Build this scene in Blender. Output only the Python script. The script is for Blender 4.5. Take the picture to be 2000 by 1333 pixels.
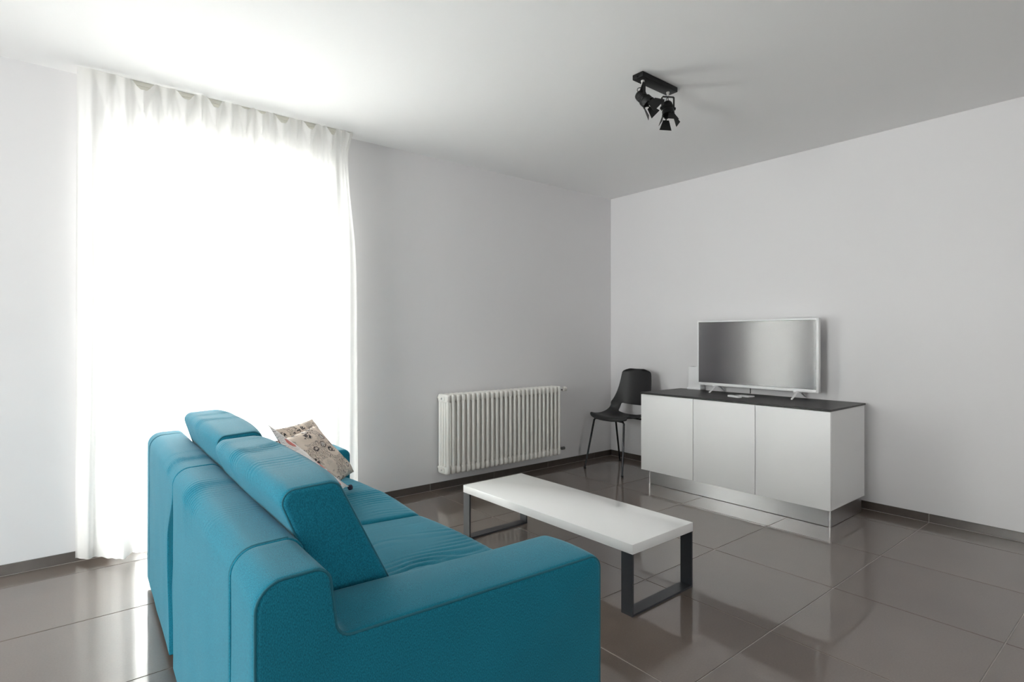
import bpy, bmesh, math, random
from math import sin, cos, pi, radians, sqrt, exp, floor
from mathutils import Vector, Matrix, Quaternion, noise

random.seed(7)
S = bpy.context.scene
for o in list(bpy.data.objects):
    bpy.data.objects.remove(o)
COL = S.collection

# ------------------------------------------------------------------ camera
CAM = (-4.200, -3.631, 1.147)
cd = bpy.data.cameras.new('camera')
cam = bpy.data.objects.new('camera', cd)
COL.objects.link(cam)
cam.location = CAM
cam.rotation_euler = (pi / 2, 0, -radians(39.13))
cd.sensor_width = 36
cd.lens = 36 * 1091.6 / 2000
cd.shift_y = -0.00325
cd.clip_start = 0.05
S.camera = cam

# ------------------------------------------------------------------ world, daylight, exposure
SKY = 11.4
W = bpy.data.worlds.new('sky')
S.world = W
W.use_nodes = True
wn = W.node_tree.nodes
bg = wn['Background']
bg.inputs['Color'].default_value = (1.0, 0.985, 0.98, 1)
bg.inputs['Strength'].default_value = SKY
S.view_settings.view_transform = 'Standard'
S.view_settings.look = 'None'
S.view_settings.gamma = 1
S.view_settings.use_curve_mapping = False
S.view_settings.exposure = 1.4
S.cycles.use_denoising = True
S.cycles.max_bounces = 14
S.cycles.diffuse_bounces = 8
S.cycles.glossy_bounces = 6
S.cycles.transparent_max_bounces = 16
S.cycles.sample_clamp_indirect = 12


def portal(name, loc, rot, sx, sy):
    """daylight portal in a window opening (guides the sky sampling)"""
    l = bpy.data.lights.new(name, 'AREA')
    l.shape = 'RECTANGLE'
    l.size, l.size_y = sx, sy
    l.cycles.is_portal = True
    o = bpy.data.objects.new(name, l)
    COL.objects.link(o)
    o.location = loc
    o.rotation_euler = rot


# room: x from XW to 0 (television wall), y from YB to 0 (window wall)
XW, YB, H = -8.2, -6.9, 2.5
DX0, DX1, DZ = -3.97, -2.80, 2.24          # french door opening
WY0, WY1, WZ0, WZ1 = -2.56, -1.1, 0.08, 2.4  # side window opening
portal('daylight_french_door', ((DX0 + DX1) / 2, 0.26, DZ / 2), (-pi / 2, 0, 0), DX1 - DX0, DZ)
BX0, BX1, BZ0, BZ1 = -5.0, -4.4, 0.9, 2.2     # unseen window, added behind the camera as fill light
portal('daylight_fill_window', ((BX0 + BX1) / 2, YB - 0.16, (BZ0 + BZ1) / 2), (pi / 2, 0, 0), BX1 - BX0, BZ1 - BZ0)
portal('daylight_side_window', (XW - 0.26, (WY0 + WY1) / 2, (WZ0 + WZ1) / 2), (0, -pi / 2, 0), WZ1 - WZ0, WY1 - WY0)


# ------------------------------------------------------------------ materials
def newmat(name):
    m = bpy.data.materials.new(name)
    m.use_nodes = True
    nt = m.node_tree
    return m, nt, nt.nodes, nt.links, nt.nodes['Principled BSDF']


def srgb(r, g, b):
    f = lambda c: (c / 255 / 12.92) if c / 255 <= 0.04045 else ((c / 255 + 0.055) / 1.055) ** 2.4
    return (f(r), f(g), f(b), 1)


def plain(name, col, rough=0.5, metal=0.0, spec=0.5, noise_scale=None, bump=0.0, var=0.0, coat=0.0):
    m, nt, N, L, p = newmat(name)
    p.inputs['Base Color'].default_value = col
    p.inputs['Roughness'].default_value = rough
    p.inputs['Metallic'].default_value = metal
    p.inputs['Specular IOR Level'].default_value = spec
    p.inputs['Coat Weight'].default_value = coat
    if noise_scale:
        tc = N.new('ShaderNodeTexCoord')
        nz = N.new('ShaderNodeTexNoise')
        nz.inputs['Scale'].default_value = noise_scale
        nz.inputs['Detail'].default_value = 4
        L.new(tc.outputs['Object'], nz.inputs['Vector'])
        if var:
            mx = N.new('ShaderNodeMix')
            mx.data_type = 'RGBA'
            mx.inputs[6].default_value = tuple(c * (1 - var) for c in col[:3]) + (1,)
            mx.inputs[7].default_value = tuple(min(1, c * (1 + var)) for c in col[:3]) + (1,)
            L.new(nz.outputs['Fac'], mx.inputs[0])
            L.new(mx.outputs[2], p.inputs['Base Color'])
        if bump:
            b = N.new('ShaderNodeBump')
            b.inputs['Strength'].default_value = bump
            b.inputs['Distance'].default_value = 0.002
            L.new(nz.outputs['Fac'], b.inputs['Height'])
            L.new(b.outputs['Normal'], p.inputs['Normal'])
    return m


def fabric(name, col, dark, scale=700, sheen=0.25):
    """woven upholstery: thread-sized colour variation and relief"""
    m, nt, N, L, p = newmat(name)
    tc = N.new('ShaderNodeTexCoord')
    mp = N.new('ShaderNodeMapping')
    mp.inputs['Scale'].default_value = (1, 1, 0.35)
    L.new(tc.outputs['Object'], mp.inputs['Vector'])
    n1 = N.new('ShaderNodeTexNoise')
    n1.inputs['Scale'].default_value = scale
    n1.inputs['Detail'].default_value = 2
    L.new(mp.outputs['Vector'], n1.inputs['Vector'])
    n2 = N.new('ShaderNodeTexNoise')
    n2.inputs['Scale'].default_value = 9
    n2.inputs['Detail'].default_value = 3
    L.new(tc.outputs['Object'], n2.inputs['Vector'])
    r = N.new('ShaderNodeValToRGB')
    r.color_ramp.elements[0].position = 0.34
    r.color_ramp.elements[0].color = dark
    r.color_ramp.elements[1].position = 0.62
    r.color_ramp.elements[1].color = col
    L.new(n1.outputs['Fac'], r.inputs['Fac'])
    mx = N.new('ShaderNodeMix')
    mx.data_type = 'RGBA'
    mx.blend_type = 'MULTIPLY'
    mx.inputs[0].default_value = 0.12
    L.new(r.outputs['Color'], mx.inputs[6])
    L.new(n2.outputs['Fac'], mx.inputs[7])
    L.new(mx.outputs[2], p.inputs['Base Color'])
    b = N.new('ShaderNodeBump')
    b.inputs['Strength'].default_value = 0.35
    b.inputs['Distance'].default_value = 0.0012
    L.new(n1.outputs['Fac'], b.inputs['Height'])
    L.new(b.outputs['Normal'], p.inputs['Normal'])
    p.inputs['Roughness'].default_value = 0.85
    p.inputs['Specular IOR Level'].default_value = 0.25
    p.inputs['Sheen Weight'].default_value = sheen
    p.inputs['Sheen Roughness'].default_value = 0.4
    p.inputs['Sheen Tint'].default_value = (0.85, 0.97, 1.0, 1)
    return m


M = {}
M['wall'] = plain('grey_wall_paint', (0.71, 0.70, 0.708, 1), 0.75, spec=0.25, noise_scale=260, bump=0.06)
M['white_wall'] = plain('white_wall_paint', (0.80, 0.79, 0.79, 1), 0.8, spec=0.2)
M['ceiling'] = plain('ceiling_paint', (0.86, 0.855, 0.855, 1), 0.85, spec=0.2)
M['grout'] = plain('grout', (0.44, 0.40, 0.37, 1), 0.8, noise_scale=60, var=0.15)
M['skirting'] = plain('skirting_tile_glaze', (0.075, 0.060, 0.052, 1), 0.22, noise_scale=25, var=0.15)
M['sofa'] = fabric('teal_upholstery', (0.007, 0.215, 0.315, 1), (0.002, 0.120, 0.185, 1), scale=680, sheen=0.22)
M['piping'] = plain('teal_piping', (0.010, 0.125, 0.175, 1), 0.8, noise_scale=300, var=0.2)
M['lacquer'] = plain('white_lacquer', (0.84, 0.84, 0.84, 1), 0.42, noise_scale=4, var=0.01)
M['gloss'] = plain('glossy_white_tabletop', (0.87, 0.87, 0.865, 1), 0.07, noise_scale=3, var=0.01)
M['dark_metal'] = plain('anthracite_powder_coat', (0.035, 0.037, 0.042, 1), 0.42, noise_scale=200, bump=0.1)
M['black'] = plain('matt_black_metal', (0.006, 0.006, 0.0065, 1), 0.5, spec=0.3, noise_scale=200, bump=0.08)
M['chair'] = plain('black_moulded_plastic', (0.011, 0.011, 0.012, 1), 0.5, noise_scale=900, bump=0.1)
M['leg_metal'] = plain('black_chromed_leg', (0.06, 0.06, 0.065, 1), 0.2, metal=0.9)
M['counter'] = plain('black_worktop_laminate', (0.020, 0.018, 0.018, 1), 0.42, noise_scale=180, var=0.5, bump=0.2)
M['radiator'] = plain('radiator_enamel', (0.77, 0.755, 0.715, 1), 0.3)
M['chrome'] = plain('chrome', (0.7, 0.7, 0.7, 1), 0.18, metal=1.0)
M['white_plastic'] = plain('white_plastic', (0.80, 0.80, 0.81, 1), 0.35)
M['grey_plastic'] = plain('grey_plastic', (0.12, 0.12, 0.125, 1), 0.4)
M['rail'] = plain('curtain_rail_enamel', (0.62, 0.61, 0.55, 1), 0.5)
M['satin'] = plain('satin_nickel', (0.75, 0.74, 0.72, 1), 0.45, metal=0.5)
M['cable'] = plain('black_cable', (0.01, 0.01, 0.01, 1), 0.6)
M['window_frame'] = plain('white_window_frame', (0.78, 0.78, 0.78, 1), 0.4)
M['terrace'] = plain('pale_terrace', (0.5, 0.49, 0.47, 1), 0.8, noise_scale=20, var=0.1)
M['tassel'] = plain('dark_tassel', (0.02, 0.012, 0.03, 1), 0.8)


def tile_mat():
    m, nt, N, L, p = newmat('polished_brown_tile')
    tc = N.new('ShaderNodeTexCoord')
    geo = N.new('ShaderNodeNewGeometry')
    nz = N.new('ShaderNodeTexNoise')
    nz.inputs['Scale'].default_value = 160
    nz.inputs['Detail'].default_value = 5
    L.new(geo.outputs['Position'], nz.inputs['Vector'])
    n2 = N.new('ShaderNodeTexNoise')
    n2.inputs['Scale'].default_value = 2.2
    n2.inputs['Detail'].default_value = 3
    L.new(geo.outputs['Position'], n2.inputs['Vector'])
    add = N.new('ShaderNodeMath')
    add.operation = 'ADD'
    L.new(nz.outputs['Fac'], add.inputs[0])
    L.new(n2.outputs['Fac'], add.inputs[1])
    oi = N.new('ShaderNodeObjectInfo')
    a2 = N.new('ShaderNodeMath')
    a2.operation = 'MULTIPLY_ADD'
    a2.inputs[1].default_value = 0.35
    L.new(oi.outputs['Random'], a2.inputs[0])
    L.new(add.outputs[0], a2.inputs[2])
    r = N.new('ShaderNodeValToRGB')
    r.color_ramp.elements[0].position = 0.55
    r.color_ramp.elements[0].color = (0.104, 0.077, 0.061, 1)
    r.color_ramp.elements[1].position = 1.0
    r.color_ramp.elements[1].color = (0.142, 0.109, 0.088, 1)
    sc_ = N.new('ShaderNodeMath')
    sc_.operation = 'MULTIPLY'
    sc_.inputs[1].default_value = 0.62
    L.new(a2.outputs[0], sc_.inputs[0])
    L.new(sc_.outputs[0], r.inputs['Fac'])
    L.new(r.outputs['Color'], p.inputs['Base Color'])
    p.inputs['Roughness'].default_value = 0.36
    p.inputs['IOR'].default_value = 1.5
    p.inputs['Coat Weight'].default_value = 1.0
    p.inputs['Coat Roughness'].default_value = 0.055
    b = N.new('ShaderNodeBump')
    b.inputs['Strength'].default_value = 0.05
    b.inputs['Distance'].default_value = 0.01
    n3 = N.new('ShaderNodeTexNoise')
    n3.inputs['Scale'].default_value = 3.5
    n3.inputs['Detail'].default_value = 1
    L.new(geo.outputs['Position'], n3.inputs['Vector'])
    L.new(n3.outputs['Fac'], b.inputs['Height'])
    L.new(b.outputs['Normal'], p.inputs['Normal'])
    L.new(b.outputs['Normal'], p.inputs['Coat Normal'])
    return m


M['tile'] = tile_mat()


def brushed():
    m, nt, N, L, p = newmat('brushed_aluminium')
    tc = N.new('ShaderNodeTexCoord')
    mp = N.new('ShaderNodeMapping')
    mp.inputs['Scale'].default_value = (3, 3, 900)
    L.new(tc.outputs['Object'], mp.inputs['Vector'])
    nz = N.new('ShaderNodeTexNoise')
    nz.inputs['Scale'].default_value = 1
    nz.inputs['Detail'].default_value = 3
    L.new(mp.outputs['Vector'], nz.inputs['Vector'])
    b = N.new('ShaderNodeBump')
    b.inputs['Strength'].default_value = 0.2
    b.inputs['Distance'].default_value = 0.001
    L.new(nz.outputs['Fac'], b.inputs['Height'])
    L.new(b.outputs['Normal'], p.inputs['Normal'])
    p.inputs['Base Color'].default_value = (0.62, 0.62, 0.63, 1)
    p.inputs['Metallic'].default_value = 1
    p.inputs['Roughness'].default_value = 0.28
    return m


M['brushed'] = brushed()


def screen_mat():
    m, nt, N, L, p = newmat('television_screen')
    tc = N.new('ShaderNodeTexCoord')
    n1 = N.new('ShaderNodeTexNoise')
    n1.inputs['Scale'].default_value = 900
    L.new(tc.outputs['Object'], n1.inputs['Vector'])
    mr = N.new('ShaderNodeMapRange')
    mr.inputs['To Min'].default_value = 0.13
    mr.inputs['To Max'].default_value = 0.17
    L.new(n1.outputs['Fac'], mr.inputs['Value'])
    L.new(mr.outputs['Result'], p.inputs['Roughness'])
    p.inputs['Base Color'].default_value = (0.026, 0.020, 0.030, 1)
    p.inputs['IOR'].default_value = 2.15
    return m


M['screen'] = screen_mat()


def sheer():
    m, nt, N, L, p = newmat('sheer_white_curtain')
    N.remove(p)
    out = N['Material Output']
    tc = N.new('ShaderNodeTexCoord')
    nz = N.new('ShaderNodeTexNoise')
    nz.inputs['Scale'].default_value = 500
    L.new(tc.outputs['Object'], nz.inputs['Vector'])
    bp = N.new('ShaderNodeBump')
    bp.inputs['Strength'].default_value = 0.1
    bp.inputs['Distance'].default_value = 0.001
    L.new(nz.outputs['Fac'], bp.inputs['Height'])
    d = N.new('ShaderNodeBsdfDiffuse')
    d.inputs['Color'].default_value = (0.86, 0.855, 0.845, 1)
    L.new(bp.outputs['Normal'], d.inputs['Normal'])
    t = N.new('ShaderNodeBsdfTranslucent')
    t.inputs['Color'].default_value = (0.86, 0.855, 0.84, 1)
    mx = N.new('ShaderNodeMixShader')
    mx.inputs[0].default_value = 0.56
    L.new(d.outputs[0], mx.inputs[1])
    L.new(t.outputs[0], mx.inputs[2])
    tr = N.new('ShaderNodeBsdfTransparent')
    m2 = N.new('ShaderNodeMixShader')
    m2.inputs[0].default_value = 0.14
    L.new(mx.outputs[0], m2.inputs[1])
    L.new(tr.outputs[0], m2.inputs[2])
    L.new(m2.outputs[0], out.inputs['Surface'])
    return m


M['curtain'] = sheer()


def glass():
    m, nt, N, L, p = newmat('window_glass')
    N.remove(p)
    out = N['Material Output']
    tr = N.new('ShaderNodeBsdfTransparent')
    tr.inputs['Color'].default_value = (0.95, 0.97, 0.96, 1)
    g = N.new('ShaderNodeBsdfGlossy')
    g.inputs['Roughness'].default_value = 0.02
    fr = N.new('ShaderNodeFresnel')
    fr.inputs['IOR'].default_value = 1.3
    mx = N.new('ShaderNodeMixShader')
    L.new(fr.outputs[0], mx.inputs[0])
    L.new(tr.outputs[0], mx.inputs[1])
    L.new(g.outputs[0], mx.inputs[2])
    L.new(mx.outputs[0], out.inputs['Surface'])
    return m


M['glass'] = glass()


def printed(name, base, kind):
    """printed cushion cloth; uses the cushion's own UVs"""
    m, nt, N, L, p = newmat(name)
    uv = N.new('ShaderNodeUVMap')
    uv.uv_map = 'cloth'
    wz = N.new('ShaderNodeTexNoise')
    wz.inputs['Scale'].default_value = 14
    wz.inputs['Detail'].default_value = 3
    L.new(uv.outputs['UV'], wz.inputs['Vector'])
    va = N.new('ShaderNodeVectorMath')
    va.operation = 'MULTIPLY_ADD'
    va.inputs[1].default_value = (0.05, 0.05, 0.05)
    L.new(wz.outputs['Color'], va.inputs[0])
    L.new(uv.outputs['UV'], va.inputs[2])
    last = None

    def layer(prev, fac, col):
        mx = N.new('ShaderNodeMix')
        mx.data_type = 'RGBA'
        L.new(fac, mx.inputs[0])
        if isinstance(prev, tuple):
            mx.inputs[6].default_value = prev
        else:
            L.new(prev, mx.inputs[6])
        mx.inputs[7].default_value = col
        return mx.outputs[2]

    def ramp(src, stops):
        r = N.new('ShaderNodeValToRGB')
        r.color_ramp.interpolation = 'LINEAR'
        els = r.color_ramp.elements
        while len(els) < len(stops):
            els.new(0.5)
        for e, (pos, v) in zip(els, stops):
            e.position = pos
            e.color = (v, v, v, 1)
        L.new(src, r.inputs['Fac'])
        return r.outputs['Color']

    def mul(a, b):
        mm = N.new('ShaderNodeMath')
        mm.operation = 'MULTIPLY'
        L.new(a, mm.inputs[0])
        L.new(b, mm.inputs[1])
        return mm.outputs[0]

    vo = N.new('ShaderNodeTexVoronoi')
    vo.inputs['Scale'].default_value = 6.0 if kind == 'beige' else 5.0
    vo.inputs['Randomness'].default_value = 0.75
    L.new(va.outputs[0], vo.inputs['Vector'])
    # hatching inside motifs
    hat = N.new('ShaderNodeTexNoise')
    hat.inputs['Scale'].default_value = 34
    hat.inputs['Detail'].default_value = 2
    L.new(uv.outputs['UV'], hat.inputs['Vector'])
    wav = N.new('ShaderNodeTexWave')
    wav.inputs['Scale'].default_value = 13
    wav.inputs['Distortion'].default_value = 9
    wav.inputs['Detail'].default_value = 2
    L.new(uv.outputs['UV'], wav.inputs['Vector'])
    pick = N.new('ShaderNodeSeparateColor')
    L.new(vo.outputs['Color'], pick.inputs[0])
    if kind == 'beige':
        ring = ramp(vo.outputs['Distance'], [(0.26, 0), (0.29, 1), (0.32, 1), (0.35, 0)])
        ringon = mul(ring, ramp(pick.outputs[0], [(0.66, 0), (0.68, 1)]))
        blob = ramp(vo.outputs['Distance'], [(0.30, 1), (0.46, 0)])
        scrib = mul(mul(blob, ramp(hat.outputs['Fac'], [(0.43, 0), (0.49, 1)])), ramp(pick.outputs[0], [(0.62, 1), (0.66, 0)]))
        lines = mul(mul(ramp(wav.outputs['Fac'], [(0.70, 0), (0.82, 1)]), ramp(pick.outputs[1], [(0.45, 0), (0.50, 1)])), ramp(hat.outputs['Fac'], [(0.40, 0), (0.47, 1)]))
        red = mul(ramp(vo.outputs['Distance'], [(0.08, 1), (0.12, 0)]), ramp(pick.outputs[2], [(0.70, 0), (0.72, 1)]))
        light = mul(ramp(vo.outputs['Distance'], [(0.20, 1), (0.26, 0)]), ramp(pick.outputs[0], [(0.66, 0), (0.68, 1)]))
        last = layer(base, light, (0.66, 0.63, 0.60, 1))
        last = layer(last, scrib, (0.045, 0.04, 0.045, 1))
        last = layer(last, lines, (0.05, 0.04, 0.045, 1))
        last = layer(last, ringon, (0.06, 0.05, 0.055, 1))
        last = layer(last, red, (0.30, 0.04, 0.05, 1))
    else:
        bl = ramp(vo.outputs['Distance'], [(0.30, 1), (0.34, 0)])
        red = mul(bl, ramp(pick.outputs[0], [(0.30, 0), (0.32, 1)]))
        ln = mul(ramp(wav.outputs['Fac'], [(0.86, 0), (0.95, 1)]), ramp(pick.outputs[1], [(0.40, 0), (0.44, 1)]))
        last = layer(base, red, (0.62, 0.16, 0.13, 1))
        last = layer(last, ln, (0.30, 0.29, 0.31, 1))
    L.new(last, p.inputs['Base Color'])
    wv = N.new('ShaderNodeTexNoise')
    wv.inputs['Scale'].default_value = 260
    L.new(uv.outputs['UV'], wv.inputs['Vector'])
    b = N.new('ShaderNodeBump')
    b.inputs['Strength'].default_value = 0.25
    b.inputs['Distance'].default_value = 0.001
    L.new(wv.outputs['Fac'], b.inputs['Height'])
    L.new(b.outputs['Normal'], p.inputs['Normal'])
    p.inputs['Roughness'].default_value = 0.9
    p.inputs['Specular IOR Level'].default_value = 0.2
    return m


M['beige_print'] = printed('beige_printed_linen', (0.74, 0.635, 0.545, 1), 'beige')
M['red_print'] = printed('white_red_printed_cotton', (0.80, 0.76, 0.74, 1), 'red')


# ------------------------------------------------------------------ object helpers
def link(name, me, mat=None, parent=None, sharp=40, smooth=True):
    o = bpy.data.objects.new(name, me)
    COL.objects.link(o)
    if mat is not None and not me.materials:
        me.materials.append(mat)
    if parent is not None:
        o.parent = parent
    if smooth and len(me.polygons):
        me.polygons.foreach_set('use_smooth', [True] * len(me.polygons))
        me.set_sharp_from_angle(angle=radians(sharp))
    return o


def from_bm(name, bm, mat=None, parent=None, sharp=40, smooth=True):
    bmesh.ops.recalc_face_normals(bm, faces=bm.faces)
    me = bpy.data.meshes.new(name)
    bm.to_mesh(me)
    bm.free()
    return link(name, me, mat, parent, sharp, smooth)


def tag(o, label=None, cat=None, group=None, kind=None):
    for k, v in (('label', label), ('category', cat), ('group', group), ('kind', kind)):
        if v:
            o[k] = v
    return o


def thing(name, label, cat, loc, rz=0.0, group=None):
    o = bpy.data.objects.new(name, None)
    o.empty_display_size = 0.1
    COL.objects.link(o)
    o.location = loc
    o.rotation_euler = (0, 0, rz)
    return tag(o, label, cat, group)


def abox(bm, lo, hi, bev=0.0, seg=2):
    """axis aligned box with bevelled edges"""
    r = bmesh.ops.create_cube(bm, size=1)
    vs = r['verts']
    for v in vs:
        v.co = Vector((lo[i] + (v.co[i] + 0.5) * (hi[i] - lo[i]) for i in range(3)))
    if bev:
        es = list({e for v in vs for e in v.link_edges})
        bmesh.ops.bevel(bm, geom=es, offset=bev, segments=seg, profile=0.5, affect='EDGES')
    return bm


def box(name, lo, hi, mat, parent=None, bev=0.002, seg=2, off=(0, 0, 0)):
    bm = bmesh.new()
    lo = [a - b for a, b in zip(lo, off)]
    hi = [a - b for a, b in zip(hi, off)]
    abox(bm, lo, hi, bev, seg)
    return from_bm(name, bm, mat, parent)


def tube(bm, pts, r, n=10, caps=True, closed=False):
    pts = [Vector(p) for p in pts]
    rings = []
    ref = None
    for i, p in enumerate(pts):
        if closed:
            d = pts[(i + 1) % len(pts)] - pts[i - 1]
        else:
            d = (pts[min(i + 1, len(pts) - 1)] - pts[max(i - 1, 0)])
        d.normalize()
        if ref is None:
            ref = Vector((0, 0, 1)) if abs(d.z) < 0.9 else Vector((1, 0, 0))
        a = (ref - d * ref.dot(d)).normalized()
        ref = a
        b = d.cross(a)
        rr = r[i] if isinstance(r, (list, tuple)) else r
        rings.append([bm.verts.new(p + a * (rr * cos(2 * pi * k / n)) + b * (rr * sin(2 * pi * k / n))) for k in range(n)])
    m = len(rings)
    for i in range(m if closed else m - 1):
        A, B = rings[i], rings[(i + 1) % m]
        for k in range(n):
            bm.faces.new((A[k], A[(k + 1) % n], B[(k + 1) % n], B[k]))
    if caps and not closed:
        bm.faces.new(rings[0][::-1])
        bm.faces.new(rings[-1])
    return bm


def lathe(bm, prof, origin, axis, n=20):
    """prof: (radius, distance along axis)"""
    axis = Vector(axis).normalized()
    ref = Vector((0, 0, 1)) if abs(axis.z) < 0.9 else Vector((1, 0, 0))
    a = (ref - axis * ref.dot(axis)).normalized()
    b = axis.cross(a)
    o = Vector(origin)
    rings = []
    for r, t in prof:
        rings.append([bm.verts.new(o + axis * t + (a * cos(2 * pi * k / n) + b * sin(2 * pi * k / n)) * max(r, 1e-5)) for k in range(n)])
    for A, B in zip(rings, rings[1:]):
        for k in range(n):
            bm.faces.new((A[k], A[(k + 1) % n], B[(k + 1) % n], B[k]))
    bm.faces.new(rings[0][::-1])
    bm.faces.new(rings[-1])
    return bm


def roundpoly(pts, step=0.03, nseg=6):
    """closed polygon [(a,b,radius)] -> dense outline [(a,b,na,nb)] with outward normals"""
    n = len(pts)
    area = sum(pts[i][0] * pts[(i + 1) % n][1] - pts[(i + 1) % n][0] * pts[i][1] for i in range(n))
    if area < 0:
        pts = pts[::-1]
    out = []
    ends = []
    for i in range(n):
        p = Vector(pts[i][:2])
        p0 = Vector(pts[i - 1][:2])
        p1 = Vector(pts[(i + 1) % n][:2])
        r = max(pts[i][2], 1e-4)
        d0 = (p - p0).normalized()
        d1 = (p1 - p).normalized()
        n0 = Vector((d0.y, -d0.x))
        n1 = Vector((d1.y, -d1.x))
        cr = d0.x * d1.y - d0.y * d1.x
        ang = math.atan2(cr, d0.dot(d1))
        tl = abs(r * math.tan(ang / 2))
        s = 1 if ang > 0 else -1
        c = p - d0 * tl - n0 * (r * s)
        arc = []
        k_n = nseg if r > 0.003 else 1
        for k in range(k_n + 1):
            t = ang * k / k_n
            nn = Vector((n0.x * cos(t) - n0.y * sin(t), n0.x * sin(t) + n0.y * cos(t)))
            q = c + nn * (r * s)
            arc.append((q.x, q.y, nn.x, nn.y))
        ends.append(arc)
    for i in range(n):
        out += ends[i]
        a = ends[i][-1]
        b = ends[(i + 1) % n][0]
        L = sqrt((a[0] - b[0]) ** 2 + (a[1] - b[1]) ** 2)
        m = int(L / step)
        for k in range(1, m):
            t = k / m
            out.append((a[0] + (b[0] - a[0]) * t, a[1] + (b[1] - a[1]) * t, a[2], a[3]))
    return out


def loft(bm, prof, stations, place, disp=None):
    """sweep a rounded outline; stations = [(t, inset)]; disp(t, a, b, na, nb) pushes outward"""
    rings = []
    for t, ins in stations:
        ring = []
        for a, b, na, nb in prof:
            d = -ins + (disp(t, a, b, na, nb) if disp else 0)
            ring.append(bm.verts.new(place(a + na * d, b + nb * d, t)))
        rings.append(ring)
    n = len(prof)
    for A, B in zip(rings, rings[1:]):
        for k in range(n):
            bm.faces.new((A[k], A[(k + 1) % n], B[(k + 1) % n], B[k]))
    bm.faces.new(rings[0][::-1])
    bm.faces.new(rings[-1])
    return bm


def stations(t0, t1, r0, r1, step, k=5):
    """sweep positions with edges rounded by r0 at the start and r1 at the end"""
    st = []
    for i in range(k + 1):
        a = (pi / 2) * i / k
        st.append((t0 + r0 * (1 - cos(a)), r0 * (1 - sin(a))))
    m = max(2, int((t1 - t0 - r0 - r1) / step))
    for i in range(1, m):
        st.append((t0 + r0 + (t1 - t0 - r0 - r1) * i / m, 0))
    for i in range(k + 1):
        a = (pi / 2) * (1 - i / k)
        st.append((t1 - r1 * (1 - cos(a)), r1 * (1 - sin(a))))
    return st


def nz(*p):
    return noise.noise(Vector(p))


def smooth(a, b, x):
    t = min(1, max(0, (x - a) / (b - a)))
    return t * t * (3 - 2 * t)


# ================================================================== SETTING
def struct(o):
    o['kind'] = 'structure'
    return o


# floor: grout bed and separate tiles
TX, TY, TP = -2.040, -2.574, 0.598
fb = box('floor', (XW - 0.3, YB - 0.2, -0.15), (0.2, 0.3, -0.0022), M['grout'], bev=0)
struct(fb)
G = 0.0022


def tile_mesh(w, d, h, bev):
    bm = bmesh.new()
    abox(bm, (-w / 2, -d / 2, -h), (w / 2, d / 2, 0), bev, 1)
    bmesh.ops.recalc_face_normals(bm, faces=bm.faces)
    me = bpy.data.meshes.new('floor_tile')
    bm.to_mesh(me)
    bm.free()
    me.materials.append(M['tile'])
    return me


tm_full = tile_mesh(TP - 2 * G, TP - 2 * G, 0.008, 0.0009)
tile_cache = {}
ix0 = int(floor((XW - TX) / TP))
iy0 = int(floor((YB - TY) / TP))
for i in range(ix0, 5):
    xa = max(TX + i * TP, XW)
    xb = min(TX + (i + 1) * TP, -0.002)
    if xb - xa < 0.03:
        continue
    for j in range(iy0, 6):
        ya = max(TY + j * TP, YB)
        yb = min(TY + (j + 1) * TP, -0.002)
        if yb - ya < 0.03:
            continue
        w, d = xb - xa, yb - ya
        if abs(w - TP) < 1e-4 and abs(d - TP) < 1e-4:
            me = tm_full
        else:
            key = (round(w, 3), round(d, 3))
            if key not in tile_cache:
                tile_cache[key] = tile_mesh(w - 2 * G, d - 2 * G, 0.008, 0.0009)
            me = tile_cache[key]
        o = bpy.data.objects.new('floor_tile', me)
        COL.objects.link(o)
        o.parent = fb
        o.location = ((xa + xb) / 2, (ya + yb) / 2, 0)

# ceiling and walls
struct(box('ceiling', (XW - 0.3, YB - 0.2, H), (0.2, 0.3, H + 0.2), M['ceiling'], bev=0))


def wall(name, boxes, mat):
    bm = bmesh.new()
    for lo, hi in boxes:
        abox(bm, lo, hi)
    return struct(from_bm(name, bm, mat, smooth=False))


wall('wall_left', [((XW - 0.3, 0, -0.1), (DX0, 0.3, H)), ((DX1, 0, -0.1), (0.2, 0.3, H)), ((DX0, 0, DZ), (DX1, 0.3, H))], M['wall'])
wall('wall_right', [((0, YB - 0.2, -0.1), (0.2, 0, H))], M['wall'])
wall('wall_back', [((XW - 0.3, YB - 0.2, -0.1), (BX0, YB, H)), ((BX1, YB - 0.2, -0.1), (0, YB, H)),
                   ((BX0, YB - 0.2, -0.1), (BX1, YB, BZ0)), ((BX0, YB - 0.2, BZ1), (BX1, YB, H))], M['white_wall'])
wall('wall_near', [((XW - 0.3, YB, -0.1), (XW, WY0, H)), ((XW - 0.3, WY1, -0.1), (XW, 0, H)),
                   ((XW - 0.3, WY0, -0.1), (XW, WY1, WZ0)), ((XW - 0.3, WY0, WZ1), (XW, WY1, H))], M['white_wall'])

# terrace outside, seen as brightness through the curtain only
tr = struct(box('trim_1', (-11, 0.32, -0.12), (3, 3.2, -0.03), M['terrace'], bev=0.004))
tr['label'] = 'pale terrace slab outside the french door'


# french door behind the curtain
def frame_part(name, parent, x0, x1, z0, z1, y0, y1, w, mat):
    bm = bmesh.new()
    abox(bm, (x0, y0, z0), (x0 + w, y1, z1), 0.003, 1)
    abox(bm, (x1 - w, y0, z0), (x1, y1, z1), 0.003, 1)
    abox(bm, (x0 + w, y0, z1 - w), (x1 - w, y1, z1), 0.003, 1)
    abox(bm, (x0 + w, y0, z0), (x1 - w, y1, z0 + w), 0.003, 1)
    return from_bm(name, bm, mat, parent)


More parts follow.
